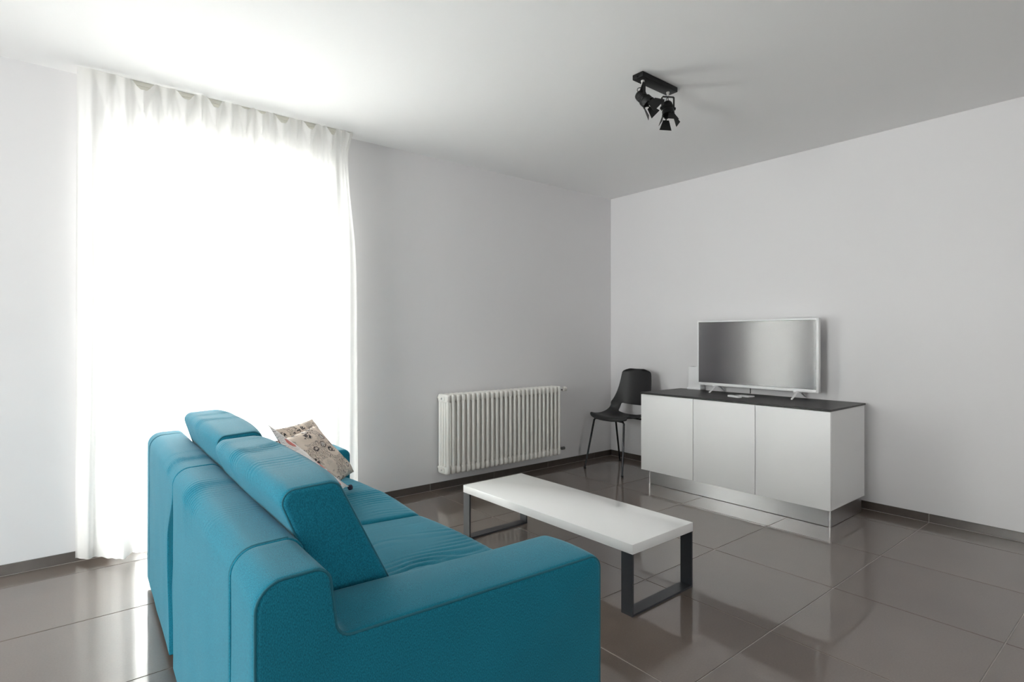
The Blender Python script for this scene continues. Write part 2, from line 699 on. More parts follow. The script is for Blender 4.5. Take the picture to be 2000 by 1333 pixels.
door = struct(frame_part('door_1', None, DX0 + 0.001, DX1 - 0.001, 0.0, DZ - 0.001, 0.10, 0.17, 0.045, M['window_frame']))
xm = (DX0 + DX1) / 2
for x0, x1 in ((DX0 + 0.047, xm - 0.002), (xm + 0.002, DX1 - 0.047)):
    leaf = frame_part('door_leaf', door, x0, x1, 0.048, DZ - 0.048, 0.108, 0.16, 0.06, M['window_frame'])
    box('pane', (x0 + 0.055, 0.131, 0.10), (x1 - 0.055, 0.137, DZ - 0.103), M['glass'], leaf, bev=0)
bm = bmesh.new()
tube(bm, [(xm + 0.03, 0.108, 1.05), (xm + 0.03, 0.075, 1.05), (xm + 0.03, 0.07, 1.045), (xm + 0.03, 0.07, 0.93)], 0.009, 10)
from_bm('door_handle', bm, M['chrome'], door)

# side window that lights the room from the left (out of the picture)
wn_ = bmesh.new()
ym = (WY0 + WY1) / 2
for a, b in ((WY0, WY0 + 0.06), (WY1 - 0.06, WY1), (ym - 0.05, ym + 0.05)):
    abox(wn_, (XW - 0.18, a, WZ0), (XW - 0.11, b, WZ1), 0.003, 1)
for a, b in ((WZ0, WZ0 + 0.06), (WZ1 - 0.06, WZ1)):
    for c, d in ((WY0 + 0.06, ym - 0.05), (ym + 0.05, WY1 - 0.06)):
        abox(wn_, (XW - 0.18, c, a), (XW - 0.11, d, b), 0.003, 1)
wo = struct(from_bm('window_1', wn_, M['window_frame']))
for c, d in ((WY0 + 0.055, ym - 0.045), (ym + 0.045, WY1 - 0.055)):
    box('pane', (XW - 0.148, c, WZ0 + 0.055), (XW - 0.142, d, WZ1 - 0.055), M['glass'], wo, bev=0)

wo = struct(frame_part('added_fill_window', None, BX0 + 0.001, BX1 - 0.001, BZ0 + 0.001, BZ1 - 0.001, YB - 0.12, YB - 0.06, 0.06, M['window_frame']))  # added out of view to brighten the dimmer walls and ceiling
box('pane', (BX0 + 0.056, YB - 0.093, BZ0 + 0.056), (BX1 - 0.056, YB - 0.087, BZ1 - 0.056), M['glass'], wo, bev=0)

# skirting: glazed tiles, one object each, joints in line with the floor
BH, BT = 0.054, 0.010


def skirting(name, axis, runs):
    bm = bmesh.new()
    for a, b in runs:                                   # thin bed of grout behind and under the tiles
        if axis == 'x':
            abox(bm, (a, -BT + 0.003, 0.0), (b, 0, BH - 0.002))
        else:
            abox(bm, (-BT + 0.003, a, 0.0), (0, b, BH - 0.002))
    root = struct(from_bm(name, bm, M['grout'], smooth=False))
    for a, b in runs:
        t0 = TX if axis == 'x' else TY
        k = int(floor((a - t0) / TP))
        while t0 + k * TP < b - 1e-6:
            p, q = max(a, t0 + k * TP), min(b, t0 + (k + 1) * TP)
            k += 1
            if q - p < 0.02:
                continue
            g = 0.0015
            if axis == 'x':
                box('skirting_tile', (p + g, -BT, 0.003), (q - g, -0.001, BH), M['skirting'], root, 0.0012, 1)
            else:
                box('skirting_tile', (-BT, p + g, 0.003), (-0.001, q - g, BH), M['skirting'], root, 0.0012, 1)


skirting('baseboard_left', 'x', [(XW, DX0 - 0.02), (DX1 + 0.02, 0.0)])
skirting('baseboard_right', 'y', [(YB, -BT)])

# ================================================================== CURTAINS
RY = -0.135
rail = thing('curtain_rail', 'slim cream curtain rail fixed to the ceiling above the white curtains', 'curtain rail', (-3.41, RY + 0.046, H))
rb = bmesh.new()
abox(rb, (-0.690, -0.017, -0.022), (0.715, 0.017, -0.0005), 0.003, 2)
from_bm('track', rb, M['rail'], rail)
rb = bmesh.new()
abox(rb, (-0.690, -0.0125, -0.040), (0.715, -0.009, -0.0225), 0.0008, 1)
from_bm('track_lip', rb, M['rail'], rail)
rb = bmesh.new()
abox(rb, (0.7152, -0.018, -0.0235), (0.722, 0.018, -0.0005), 0.003, 2)
from_bm('end_cap', rb, M['rail'], rail)

HOOKS = [-4.12, -4.06, -3.955, -3.905, -3.79, -3.715, -3.60, -3.565, -3.46, -3.39, -3.315, -3.29, -3.235, -3.20, -3.09, -3.035, -2.925, -2.885, -2.80, -2.755, -2.70]
# dips of the heading between hooks: centre, half width, how far the top edge sags
DIPS = [(-4.01, 0.055, 0.006), (-3.93, 0.04, 0.012), (-3.85, 0.062, 0.058), (-3.745, 0.04, 0.010), (-3.655, 0.055, 0.052), (-3.58, 0.02, 0.0),
        (-3.51, 0.045, 0.060), (-3.425, 0.035, 0.010), (-3.35, 0.045, 0.022), (-3.262, 0.035, 0.030), (-3.215, 0.02, 0.01), (-3.145, 0.052, 0.058),
        (-3.06, 0.03, 0.010), (-2.98, 0.050, 0.055), (-2.905, 0.024, 0.010), (-2.842, 0.040, 0.060), (-2.777, 0.024, 0.012), (-2.728, 0.022, 0.018)]


def curtain(name, label, x0, x1, seed, edge_l, edge_r):
    ZT, ZB = 2.494, 0.022
    zs = [ZT - 0.012 * i for i in range(22)]
    z = zs[-1]
    while z > ZB + 0.03:
        z -= 0.045
        zs.append(z)
    zs[-1] = ZB
    nx = int((x1 - x0) / 0.0055)
    bm = bmesh.new()
    grid = []
    for z in zs:
        row = []
        h = (ZT - z)
        k = smooth(0.0, 0.5, h)           # 0 in the heading, 1 below
        dn = h / ZT
        for i in range(nx + 1):
            s = i / nx
            x = x0 + (x1 - x0) * s
            # long soft folds, drifting slowly with height
            ph = x * 2 * pi / 0.128 + seed + 0.9 * nz(x * 3.1, seed, 0.2) * 2 + 0.5 * dn
            f = 0.55 * sin(ph) + 0.30 * sin(ph * 1.83 + 1.3 + seed) + 0.45 * nz(x * 5.2, h * 0.55, seed + 3) * 1.6
            f += 0.14 * sin(ph * 4.1 + 2.0 * nz(x * 6, h * 0.8, seed))
            amp = 0.006 + 0.021 * k + 0.012 * dn
            y = RY + 0.006 - amp * f - 0.010 * k
            # heading tape: cloth pinched at the hooks, flopping forward in V shapes between them
            v = 0.0
            drop = 0.0
            for c, w, sag in DIPS:
                ww = w * (1 - h / 0.165)
                if ww > 0.002:
                    q = max(0.0, 1 - abs(x - c) / ww)
                    v += q * (0.016 + 0.34 * sag) * (1 - h / 0.22)
                q0 = max(0.0, 1 - abs(x - c) / w)
                drop += sag * smooth(0.0, 0.9, q0)
            y -= v
            zz = z - drop * max(0, 1 - h / 0.14)
            # side hems hang back to the wall
            if edge_l:
                e = smooth(0.17, 0.0, x - x0)
                y += e * (0.02 * k + 0.09 * dn)
                y -= 0.030 * dn * exp(-((x - x0 - 0.17) / 0.07) ** 2)
                x += -0.004 * e * dn
            if edge_r:
                e = smooth(0.10, 0.0, x1 - x)
                pull = smooth(0.0, 0.16, h)
                x += e * (-0.030 * pull * (1 - smooth(0.2, 0.8, h)) + 0.035 * smooth(0.15, 1.1, h))
                y += e * 0.01 * k
                y -= 0.02 * k * exp(-((x1 - x - 0.06) / 0.025) ** 2)
            y = min(y, -0.018)
            if z == ZB:
                zz += 0.010 * nz(x * 3, seed, 1.0)
            row.append(bm.verts.new((x, y, zz)))
        grid.append(row)
    for A, B in zip(grid, grid[1:]):
        for i in range(nx):
            bm.faces.new((A[i], A[i + 1], B[i + 1], B[i]))
    o = from_bm(name, bm, M['curtain'], sharp=80)
    return tag(o, label, 'curtain', 'white curtains on the ceiling rail')


curtain('curtain', 'left hand sheer white curtain panel, hem next to the bare grey wall behind the sofa', -4.125, -3.300, 0.6, True, False)
curtain('curtain', 'right hand sheer white curtain panel, on the radiator side of the overlap', -3.312, -2.700, 4.1, False, True)

# ================================================================== RADIATOR
RX0, RN, RP = -1.985, 26, 0.0449
rad = thing('column_radiator', 'cream white column radiator mounted low on the grey wall beside the black chair', 'radiator', (RX0, 0, 0.14))
sec = bmesh.new()
ZL, ZH = 0.0, 0.590
ys = [-0.062, -0.097, -0.132, -0.167]
for y in ys:
    r = 0.0128
    pts = [(0, y, 0.028), (0, y, 0.10), (0, y, 0.3), (0, y, ZH - 0.10), (0, y, ZH - 0.028)]
    tube(sec, pts, r, 10)
hp = roundpoly([(-0.180, 0.000, 0.022), (-0.049, 0.000, 0.022), (-0.049, 0.062, 0.018), (-0.180, 0.062, 0.018)], 0.05, 5)
for dz in (0.0, ZH - 0.062):
    loft(sec, hp, stations(-0.0155, 0.0155, 0.010, 0.010, 0.01, 3), lambda a, b, t, dz=dz: (t, a, b + dz))
for z in (0.032, ZH - 0.032):
    for y in (-0.0975, -0.1325):
        lathe(sec, [(0.017, -0.0219), (0.017, 0.0219)], (0, y, z), (1, 0, 0), 14)
so = from_bm('section', sec, M['radiator'], rad, sharp=50)
for i in range(1, RN):
    o = bpy.data.objects.new('section', so.data)
    COL.objects.link(o)
    o.parent = rad
    o.location = (i * RP, 0, 0)
for z in (0.032, ZH - 0.032):
    bm = bmesh.new()
    lathe(bm, [(0.020, 0.0), (0.020, 0.002), (0.015, 0.004), (0.015, 0.005)], (-0.0165, -0.115, z), (-1, 0, 0), 18)
    pl = from_bm('end_plug', bm, M['radiator'], rad)
    bm = bmesh.new()
    lathe(bm, [(0.008, 0.0), (0.008, 0.004), (0.005, 0.006)], (-0.0217, -0.115, z), (-1, 0, 0), 6)
    o = from_bm('plug_screw', bm, M['chrome'], pl)
    o['label'] = 'chrome plug screw'
    bm = bmesh.new()
    abox(bm, (0.012, -0.048, z - 0.010), (0.032, 0.0, z + 0.006), 0.002)
    from_bm('wall_bracket', bm, M['radiator'], rad)
xe = (RN - 1) * RP
bm = bmesh.new()
lathe(bm, [(0.011, 0.0), (0.011, 0.088)], (xe + 0.016, -0.104, ZH - 0.034), (1, 0, 0), 14)
tube(bm, [(xe + 0.070, -0.104, ZH - 0.034), (xe + 0.070, -0.05, ZH - 0.034), (xe + 0.070, 0.0, ZH - 0.034)], 0.010, 12)
vb = from_bm('valve_body', bm, M['chrome'], rad)
bm = bmesh.new()
lathe(bm, [(0.012, 0.0), (0.019, 0.004), (0.021, 0.02), (0.021, 0.034), (0.017, 0.045), (0.008, 0.049)], (xe + 0.100, -0.104, ZH - 0.034), (1, 0, 0), 18)
o = from_bm('valve_head', bm, M['radiator'], vb)
o['label'] = 'white thermostat head'
bm = bmesh.new()
lathe(bm, [(0.009, 0.0), (0.009, 0.085), (0.014, 0.088), (0.014, 0.122), (0.009, 0.126)], (xe + 0.016, -0.09, 0.032), (1, 0, 0), 14)
tube(bm, [(xe + 0.080, -0.09, 0.032), (xe + 0.080, 0.0, 0.032)], 0.009, 10)
from_bm('lockshield_valve', bm, M['grey_plastic'], rad)

# ================================================================== TELEVISION CABINET
CX, CY0, CY1 = -0.600, -2.235, -0.832
cab = thing('television_cabinet', 'long low white cabinet with three doors, black worktop and metal plinth on the right', 'cabinet', (-0.33, -1.535, 0))
co = (-0.33, -1.535, 0)
box('carcass', (CX + 0.021, CY0 + 0.019, 0.104), (-0.062, CY1 - 0.019, 0.700), M['lacquer'], cab, 0.001, 1, co)
for y0 in (CY0, CY1 - 0.018):
    box('side_panel', (CX + 0.020, y0, 0.102), (-0.060, y0 + 0.018, 0.7005), M['lacquer'], cab, 0.0012, 1, co)
dw = (CY1 - CY0) / 3
for k in range(3):
    g = 0.0022
    box('door', (CX, CY0 + k * dw + (g if k else 0), 0.102), (CX + 0.0185, CY0 + (k + 1) * dw - (g if k < 2 else 0), 0.699), M['lacquer'], cab, 0.0015, 2, co)
box('worktop', (CX - 0.006, CY0 - 0.006, 0.7025), (-0.054, CY1 + 0.006, 0.7145), M['counter'], cab, 0.0015, 1, co)
pb = bmesh.new()
px0, px1, py0, py1 = CX + 0.016, -0.095, CY0 + 0.006, CY1 - 0.062
abox(pb, (px0 + 0.33, py0 + 0.004 + 1.535, 0.002), (px0 + 0.012 + 0.33, py1 - 0.004 + 1.535, 0.1015), 0.0005, 1)
abox(pb, (px0 + 0.004 + 0.33, py0 + 1.535, 0.002), (px1 + 0.33, py0 + 0.012 + 1.535, 0.1015), 0.0005, 1)
abox(pb, (px0 + 0.004 + 0.33, py1 - 0.012 + 1.535, 0.002), (px1 + 0.33, py1 + 1.535, 0.1015), 0.0005, 1)
pl = from_bm('plinth', pb, M['brushed'], cab)
pl['label'] = 'brushed metal plinth'
for y in (py0 + 0.006, py1 - 0.006):
    bm = bmesh.new()
    lathe(bm, [(0.0075, 0.0), (0.0075, 0.1025)], (px0 + 0.005 + 0.33, y + 1.535, 0.0), (0, 0, 1), 16)
    o = from_bm('corner_profile', bm, M['chrome'], pl)
    o['label'] = 'bright metal corner profile'

# ------------------------------------------------------------------ television
TVX, TY0, TY1, TZ0, TZ1 = -0.130, -1.982, -1.043, 0.764, 1.283
tv = thing('television', 'flat screen television with white frame on two splayed feet on the cabinet', 'television', (TVX, -1.51, 0.7145))
to = (TVX, -1.51, 0.7145)
fr = bmesh.new()
bz = 0.0165
lo = lambda *p: tuple(a - b for a, b in zip(p, to))
abox(fr, lo(TVX - 0.012, TY0, TZ0), lo(TVX + 0.02, TY0 + bz, TZ1), 0.003, 2)
abox(fr, lo(TVX - 0.012, TY1 - bz * 0.7, TZ0), lo(TVX + 0.02, TY1, TZ1), 0.003, 2)
abox(fr, lo(TVX - 0.012, TY0 + bz, TZ1 - bz * 0.75), lo(TVX + 0.02, TY1 - bz * 0.7, TZ1), 0.003, 2)
abox(fr, lo(TVX - 0.012, TY0 + bz, TZ0), lo(TVX + 0.02, TY1 - bz * 0.7, TZ0 + 0.022), 0.003, 2)
from_bm('bezel', fr, M['white_plastic'], tv)
# the thin panel is not perfectly flat: it bows a little between its edges
sm = bmesh.new()
SY0, SY1, SZ0, SZ1 = TY0 + 0.014, TY1 - 0.009, TZ0 + 0.018, TZ1 - 0.010
NS, NT = 90, 16
slope = lambda q, r: (1.3 - 2.1 * (q - 0.2) / 0.8 + 2.4 * exp(-(q / 0.075) ** 2) - 1.6 * exp(-((1 - q) / 0.03) ** 2)) * (0.85 + 0.3 * r)
offs = []
for r in range(NT + 1):
    row, acc = [], 0.0
    for i in range(NS + 1):
        row.append(acc)
        acc += math.tan(radians(slope((i + 0.5) / NS, r / NT))) * (SY1 - SY0) / NS
    offs.append([v - min(row) for v in row])
grid = []
for r in range(NT + 1):
    grid.append([sm.verts.new(lo(TVX - 0.0095 + offs[r][i], SY1 + (SY0 - SY1) * i / NS, SZ0 + (SZ1 - SZ0) * r / NT)) for i in range(NS + 1)])
for A, B in zip(grid, grid[1:]):
    for i in range(NS):
        sm.faces.new((A[i], B[i], B[i + 1], A[i + 1]))
sme = bpy.data.meshes.new('screen')
sm.to_mesh(sme)
sm.free()
link('screen', sme, M['screen'], tv, 80)
bk = bmesh.new()
bp_ = roundpoly([(TY0 + 0.004, TZ0 + 0.004, 0.02), (TY1 - 0.004, TZ0 + 0.004, 0.02), (TY1 - 0.004, TZ1 - 0.004, 0.02), (TY0 + 0.004, TZ1 - 0.004, 0.02)], 0.2)
loft(bk, bp_, [(0.0205, 0.0), (0.030, 0.004), (0.036, 0.05), (0.060, 0.09), (0.063, 0.10)], lambda a, b, t: (t, a + 1.51, b - 0.7145))
o = from_bm('back_cover', bk, M['white_plastic'], tv)
for y in (-1.212, -1.843):
    fm = bmesh.new()
    pr = roundpoly([(-0.009, -0.004, 0.003), (0.009, -0.004, 0.003), (0.009, 0.004, 0.003), (-0.009, 0.004, 0.003)], 0.05, 3)
    for sx in (-1, 1):
        path = [(0.004, 0.056), (0.03 * sx + 0.004, 0.048), (0.075 * sx + 0.004, 0.022), (0.112 * sx + 0.004, 0.0045)]
        rings = []
        for i, (x, z) in enumerate(path):
            wd = [1.0, 1.0, 0.9, 0.75][i]
            rings.append([fm.verts.new((x, y + 1.51 + a * wd, z + (b if i else b * 0.5) * 1.0)) for a, b, _, _ in pr])
        n = len(pr)
        for A, B in zip(rings, rings[1:]):
            for k in range(n):
                fm.faces.new((A[k], A[(k + 1) % n], B[(k + 1) % n], B[k]))
        fm.faces.new(rings[0][::-1])
        fm.faces.new(rings[-1])
    abox(fm, (-0.018, y + 1.51 - 0.013, 0.040), (0.026, y + 1.51 + 0.030, 0.0525), 0.003, 2)
    from_bm('foot', fm, M['white_plastic'], tv)

# cable behind the set
cb = bmesh.new()
cp = [(-0.07, -1.452, 0.86), (-0.064, -1.452, 0.80), (-0.062, -1.452, 0.745), (-0.058, -1.450, 0.722), (-0.056, -1.447, 0.718)]
tube(cb, cp, 0.0032, 8)
tag(from_bm('power_cable', cb, M['cable'], None), 'thin black cable hanging down behind the television', 'cable')

# router standing behind the left edge of the screen
rt = thing('router', 'small white upright router box behind the left edge of the television', 'router', (-0.045, -0.975, 0.7145))
rbm = bmesh.new()
rp = roundpoly([(-0.040, 0.004, 0.004), (0.040, 0.004, 0.004), (0.040, 0.190, 0.008), (-0.040, 0.190, 0.008)], 0.2, 4)
loft(rbm, rp, stations(-0.056, 0.058, 0.005, 0.005, 0.05, 3), lambda a, b, t: (a * 0.9, t, b))
from_bm('casing', rbm, M['white_plastic'], rt)
rbm = bmesh.new()
abox(rbm, (-0.044, -0.062, 0.0), (0.030, 0.064, 0.0155), 0.003, 2)
from_bm('base', rbm, M['white_plastic'], rt)
rbm = bmesh.new()
abox(rbm, (-0.024, 0.012, 0.1888), (0.016, 0.044, 0.1912), 0.0005, 1)
o = from_bm('vent', rbm, M['grey_plastic'], rt)
o['label'] = 'dark vent slot'


# remote and flat white box in front of the set
def slab(name, label, cat, c, lx, ly, h, rz, mat, buttons=0):
    t = thing(name, label, cat, c, rz)
    bm = bmesh.new()
    pr = roundpoly([(-lx / 2, -ly / 2, 0.006), (lx / 2, -ly / 2, 0.006), (lx / 2, ly / 2, 0.006), (-lx / 2, ly / 2, 0.006)], 0.2, 4)
    loft(bm, pr, stations(0, h, h * 0.3, h * 0.3, 0.05, 3), lambda a, b, t_: (a, b, t_))
    from_bm('body', bm, mat, t)
    for k in range(buttons):
        bm = bmesh.new()
        lathe(bm, [(0.004, 0.0), (0.0035, 0.0012)], (-0.008 + 0.008 * (k % 3), -ly / 2 + 0.02 + 0.013 * (k // 3), h - 0.0002), (0, 0, 1), 10)
        from_bm('button', bm, M['grey_plastic'], t)
    return t


slab('remote_control', 'white remote control lying on the black worktop in front of the television', 'remote control', (-0.395, -1.508, 0.7145), 0.036, 0.115, 0.014, radians(-22), M['white_plastic'], 9)
slab('media_box', 'thin flat white box lying behind the remote control under the television', 'box', (-0.300, -1.535, 0.7145), 0.075, 0.115, 0.010, radians(-8), M['white_plastic'])

# ================================================================== CHAIR
ch = thing('chair', 'black moulded shell chair with slim metal legs in the room corner beside the cabinet', 'chair', (-0.36, -0.44, 0))
# shell centre line in profile: (x, z, half width)
SP = [(-0.216, 0.436, 0.198), (-0.217, 0.450, 0.205), (-0.212, 0.463, 0.209), (-0.200, 0.470, 0.213), (-0.180, 0.471, 0.217), (-0.150, 0.464, 0.221), (-0.090, 0.455, 0.223), (-0.030, 0.449, 0.222), (0.030, 0.447, 0.219),
      (0.085, 0.451, 0.215), (0.128, 0.464, 0.211), (0.156, 0.486, 0.207), (0.174, 0.512, 0.204), (0.187, 0.542, 0.201), (0.196, 0.575, 0.198), (0.204, 0.620, 0.192),
      (0.212, 0.670, 0.185), (0.219, 0.720, 0.178), (0.225, 0.770, 0.171), (0.230, 0.812, 0.165), (0.233, 0.838, 0.160), (0.2345, 0.852, 0.128), (0.2355, 0.866, 0.072)]
NC = 24
sb = bmesh.new()
grid = []
for i, (x, z, w) in enumerate(SP):
    row = []
    j0 = SP[max(0, i - 1)]
    j1 = SP[min(len(SP) - 1, i + 1)]
    tx, tz = j1[0] - j0[0], j1[1] - j0[1]
    L_ = sqrt(tx * tx + tz * tz)
    nx_, nz_ = -tz / L_, tx / L_                  # surface normal on the sitting side
    bend = exp(-((i - 11.5) / 3.4) ** 2)
    for k in range(NC + 1):
        s = k / NC * 2 - 1
        cup = 0.010 * s * s * (i > 3) + 0.080 * bend * abs(s) ** 3 + 0.026 * smooth(10, 14, i) * s * s
        fr_ = 1 - smooth(0, 7, i)
        row.append(sb.verts.new((x + nx_ * cup + 0.036 * fr_ * s * s, s * w, z + nz_ * cup + 0.020 * fr_ * s * s * abs(s))))
    grid.append(row)
for i in range(len(SP) - 1):
    for k in range(NC):
        if 10 <= i <= 12 and 4 <= k < NC - 4:      # slot between seat and backrest
            continue
        sb.faces.new((grid[i][k], grid[i + 1][k], grid[i + 1][k + 1], grid[i][k + 1]))
bmesh.ops.delete(sb, geom=[v for v in sb.verts if not v.link_faces], context='VERTS')
shell = from_bm('shell', sb, M['chair'], ch, sharp=60)
md = shell.modifiers.new('thickness', 'SOLIDIFY')
md.thickness = 0.008
md.offset = 0
md3 = shell.modifiers.new('smooth', 'SUBSURF')
md3.levels = 1
md3.render_levels = 2
for sx, sy in ((-1, 1), (-1, -1), (1, 1), (1, -1)):
    top = (-0.175, 0.165 * sy, 0.438) if sx < 0 else (0.105, 0.165 * sy, 0.432)
    ft = (-0.250, 0.208 * sy, 0.006) if sx < 0 else (0.215, 0.205 * sy, 0.006)
    bm = bmesh.new()
    t1 = Vector(top)
    f1 = Vector(ft)
    pts = [t1 + Vector((0, -0.05 * sy, 0.004)), t1 + Vector((0, -0.012 * sy, 0.002)), t1 + (f1 - t1) * 0.03, t1 + (f1 - t1) * 0.5, f1]
    tube(bm, pts, [0.0085, 0.0085, 0.0088, 0.0085, 0.0075], 12)
    lg = from_bm('leg', bm, M['leg_metal'], ch)
    bm = bmesh.new()
    lathe(bm, [(0.010, 0.0), (0.0105, 0.006), (0.0095, 0.016)], (ft[0], ft[1], 0.0), (0, 0, 1), 12)
    from_bm('foot_glide', bm, M['cable'], lg)
bm = bmesh.new()
for x, z in ((-0.175, 0.443), (0.105, 0.436)):
    abox(bm, (x - 0.012, -0.125, z - 0.006), (x + 0.012, 0.125, z + 0.004), 0.002)
abox(bm, (-0.175, -0.02, 0.436), (0.105, 0.02, 0.442), 0.002)
from_bm('seat_bracket', bm, M['chair'], ch)

# ================================================================== COFFEE TABLE
ct = thing('coffee_table', 'low glossy white coffee table on two dark metal frame legs in front of the sofa', 'coffee table', (-2.160, -1.560, 0), radians(0.6))
TL, TW, TZT, TTH = 1.212, 0.440, 0.298, 0.041
tb = bmesh.new()
abox(tb, (-TW / 2, -TL / 2, TZT - TTH), (TW / 2, TL / 2, TZT), 0.0015, 2)
from_bm('tabletop', tb, M['gloss'], ct)
for sy in (-1, 1):
    bm = bmesh.new()
    y0 = sy * (TL / 2 - 0.002)
    y1 = sy * (TL / 2 - 0.060)
    ya, yb = min(y0, y1), max(y0, y1)
    zt = TZT - TTH - 0.0005
    t = 0.009
    xh = TW / 2 - 0.001
    pr = [(-xh, zt), (-xh, 0.0), (xh, 0.0), (xh, zt), (xh - t, zt), (xh - t, t), (-xh + t, t), (-xh + t, zt)]
    A = [bm.verts.new((x, ya, z)) for x, z in pr]
    B = [bm.verts.new((x, yb, z)) for x, z in pr]
    for k in range(8):
        bm.faces.new((A[k], A[(k + 1) % 8], B[(k + 1) % 8], B[k]))
    for R_ in (A, B):
        bm.faces.new((R_[0], R_[1], R_[6], R_[7]))
        bm.faces.new((R_[1], R_[2], R_[5], R_[6]))
        bm.faces.new((R_[2], R_[3], R_[4], R_[5]))
    bmesh.ops.bevel(bm, geom=[e for e in bm.edges if e.is_manifold and e.calc_face_angle(0) > 1.0], offset=0.0018, segments=2, affect='EDGES')
    from_bm('frame_leg', bm, M['dark_metal'], ct)

# ================================================================== SOFA (local u = depth towards the room, v = length away from camera)
SO = (-3.899, -1.462, 0)
SR = radians(-1.5)
sofa = thing('sofa', 'teal two seat fabric sofa with its back to the camera', 'sofa', SO, SR)
VN, VF = -1.103, 0.930
ZBK, ZAR, BTH = 0.702, 0.560, 0.152
UD = 0.895
plU = lambda a, b, t: (a, t, b)          # outline in (u, z) swept along v
plV = lambda a, b, t: (t, a, b)          # outline in (v, z) swept along u

# inner core, kept just inside the covers
bm = bmesh.new()
abox(bm, (0.026, VN + 0.05, 0.035), (0.13, VF - 0.05, 0.60), 0.01)
abox(bm, (0.12, -0.88, 0.035), (UD - 0.030, 0.70, 0.24), 0.01)
from_bm('base_frame', bm, M['sofa'], sofa)
for u, v in ((0.08, VN + 0.09), (0.08, VF - 0.09), (UD - 0.08, VN + 0.09), (UD - 0.08, VF - 0.09)):
    bm = bmesh.new()
    lathe(bm, [(0.022, 0.0), (0.024, 0.034)], (u, v, 0.0), (0, 0, 1), 14)
    from_bm('foot', bm, M['black'], sofa)

# near arm and end of the back, one L-shaped cover
prof = roundpoly([(0.0, 0.030, 0.006), (0.0, ZBK, 0.055), (BTH - 0.012, ZBK + 0.004, 0.035), (BTH + 0.006, ZAR, 0.030), (UD, ZAR - 0.010, 0.040), (UD, 0.030, 0.006)], 0.03, 8)


def d_arm(t, a, b, na, nb):
    m = 0.0035 * nz(a * 4, t * 4, b * 4)
    if nb > 0.6 and a > 0.2:
        m += 0.006 * sin(pi * min(1, max(0, (t - VN) / 0.22)))
    return m


bm = bmesh.new()
loft(bm, prof, stations(VN, -0.886, 0.014, 0.020, 0.02), plU, d_arm)
from_bm('near_arm', bm, M['sofa'], sofa, sharp=70)
# far arm and far end cap of the back
fprof = roundpoly([(0.10, 0.030, 0.006), (0.10, ZAR, 0.02), (UD, ZAR - 0.008, 0.035), (UD, 0.030, 0.006)], 0.03, 8)
bm = bmesh.new()
loft(bm, fprof, stations(0.706, VF, 0.020, 0.014, 0.02), plU)
from_bm('far_arm', bm, M['sofa'], sofa, sharp=70)
bprof = roundpoly([(0.0, 0.030, 0.006), (0.0, ZBK, 0.055), (BTH, ZBK + 0.004, 0.040), (BTH, 0.030, 0.006)], 0.022, 8)
bm = bmesh.new()
loft(bm, bprof, stations(0.8165, VF + 0.001, 0.004, 0.014, 0.02), plU)
from_bm('back_end_panel', bm, M['sofa'], sofa, sharp=70)


def wrinkle(v, u, seed, per=0.024):
    """thin irregular creases running across the length"""
    x = v / per + 2.2 * nz(u * 5.0, v * 2.0, seed) + 1.0 * nz(u * 11, v * 7, seed + 2)
    r = abs(sin(pi * x + 2.0 * nz(v * 7, seed, 0.3))) ** 0.6 - 0.7
    k = max(0.0, nz(v * 9.0, seed + 7, u * 4) + 0.25)
    return 1.5 * r * k


def d_back(c0, c1, seed):
    def f(t, a, b, na, nb):
        m = 0.0025 * nz(a * 5, t * 5, b * 5 + seed)
        if nb > -0.2 and b > 0.45:
            w = smooth(0.50, 0.66, b) * smooth(0.0, 0.9, nb + 0.35)
            w *= exp(-((t - c0) / c1) ** 2)
            m += 0.0048 * w * wrinkle(t, a + b * 0.6, seed, 0.021)
        return m
    return f


# far section of the back; its free edge opens into a pleat lower down
FL0 = 0.012
PW = 0.15


def pl_far(a, b, t):
    k = smooth(0.64, 0.42, b) * (0.65 + 0.35 * smooth(0.05, 0.35, b)) if a < 0.06 else 0.0
    s = max(0.0, 1 - (t - FL0) / 0.30)
    return (a, t + PW * k * s, b)


bm = bmesh.new()
loft(bm, bprof, stations(FL0, 0.812, 0.005, 0.004, 0.004), pl_far, d_back(0.22, 0.22, 1.0))
from_bm('back_panel', bm, M['sofa'], sofa, sharp=70)
bm = bmesh.new()
loft(bm, bprof, stations(-0.900, FL0 - 0.001, 0.004, 0.007, 0.004), plU, d_back(-0.30, 0.26, 5.0))
from_bm('back_panel', bm, M['sofa'], sofa, sharp=70)
# pleat behind the free edge
bm = bmesh.new()
pp = roundpoly([(0.012, 0.034, 0.004), (0.012, 0.60, 0.02), (0.03, 0.60, 0.01), (0.03, 0.034, 0.004)], 0.05)
loft(bm, pp, stations(FL0 - 0.03, FL0 + 0.16, 0.004, 0.004, 0.05), plU)
o = from_bm('back_pleat', bm, M['sofa'], sofa)


def seam(name, pts, r=0.0032):
    bm = bmesh.new()
    tube(bm, pts, r, 7)
    return from_bm(name, bm, M['piping'], sofa)


def outline_path(prof, t, place, off, keep):
    return [place(a + na * off, b + nb * off, t) for a, b, na, nb in prof if keep(a, b, na, nb)]


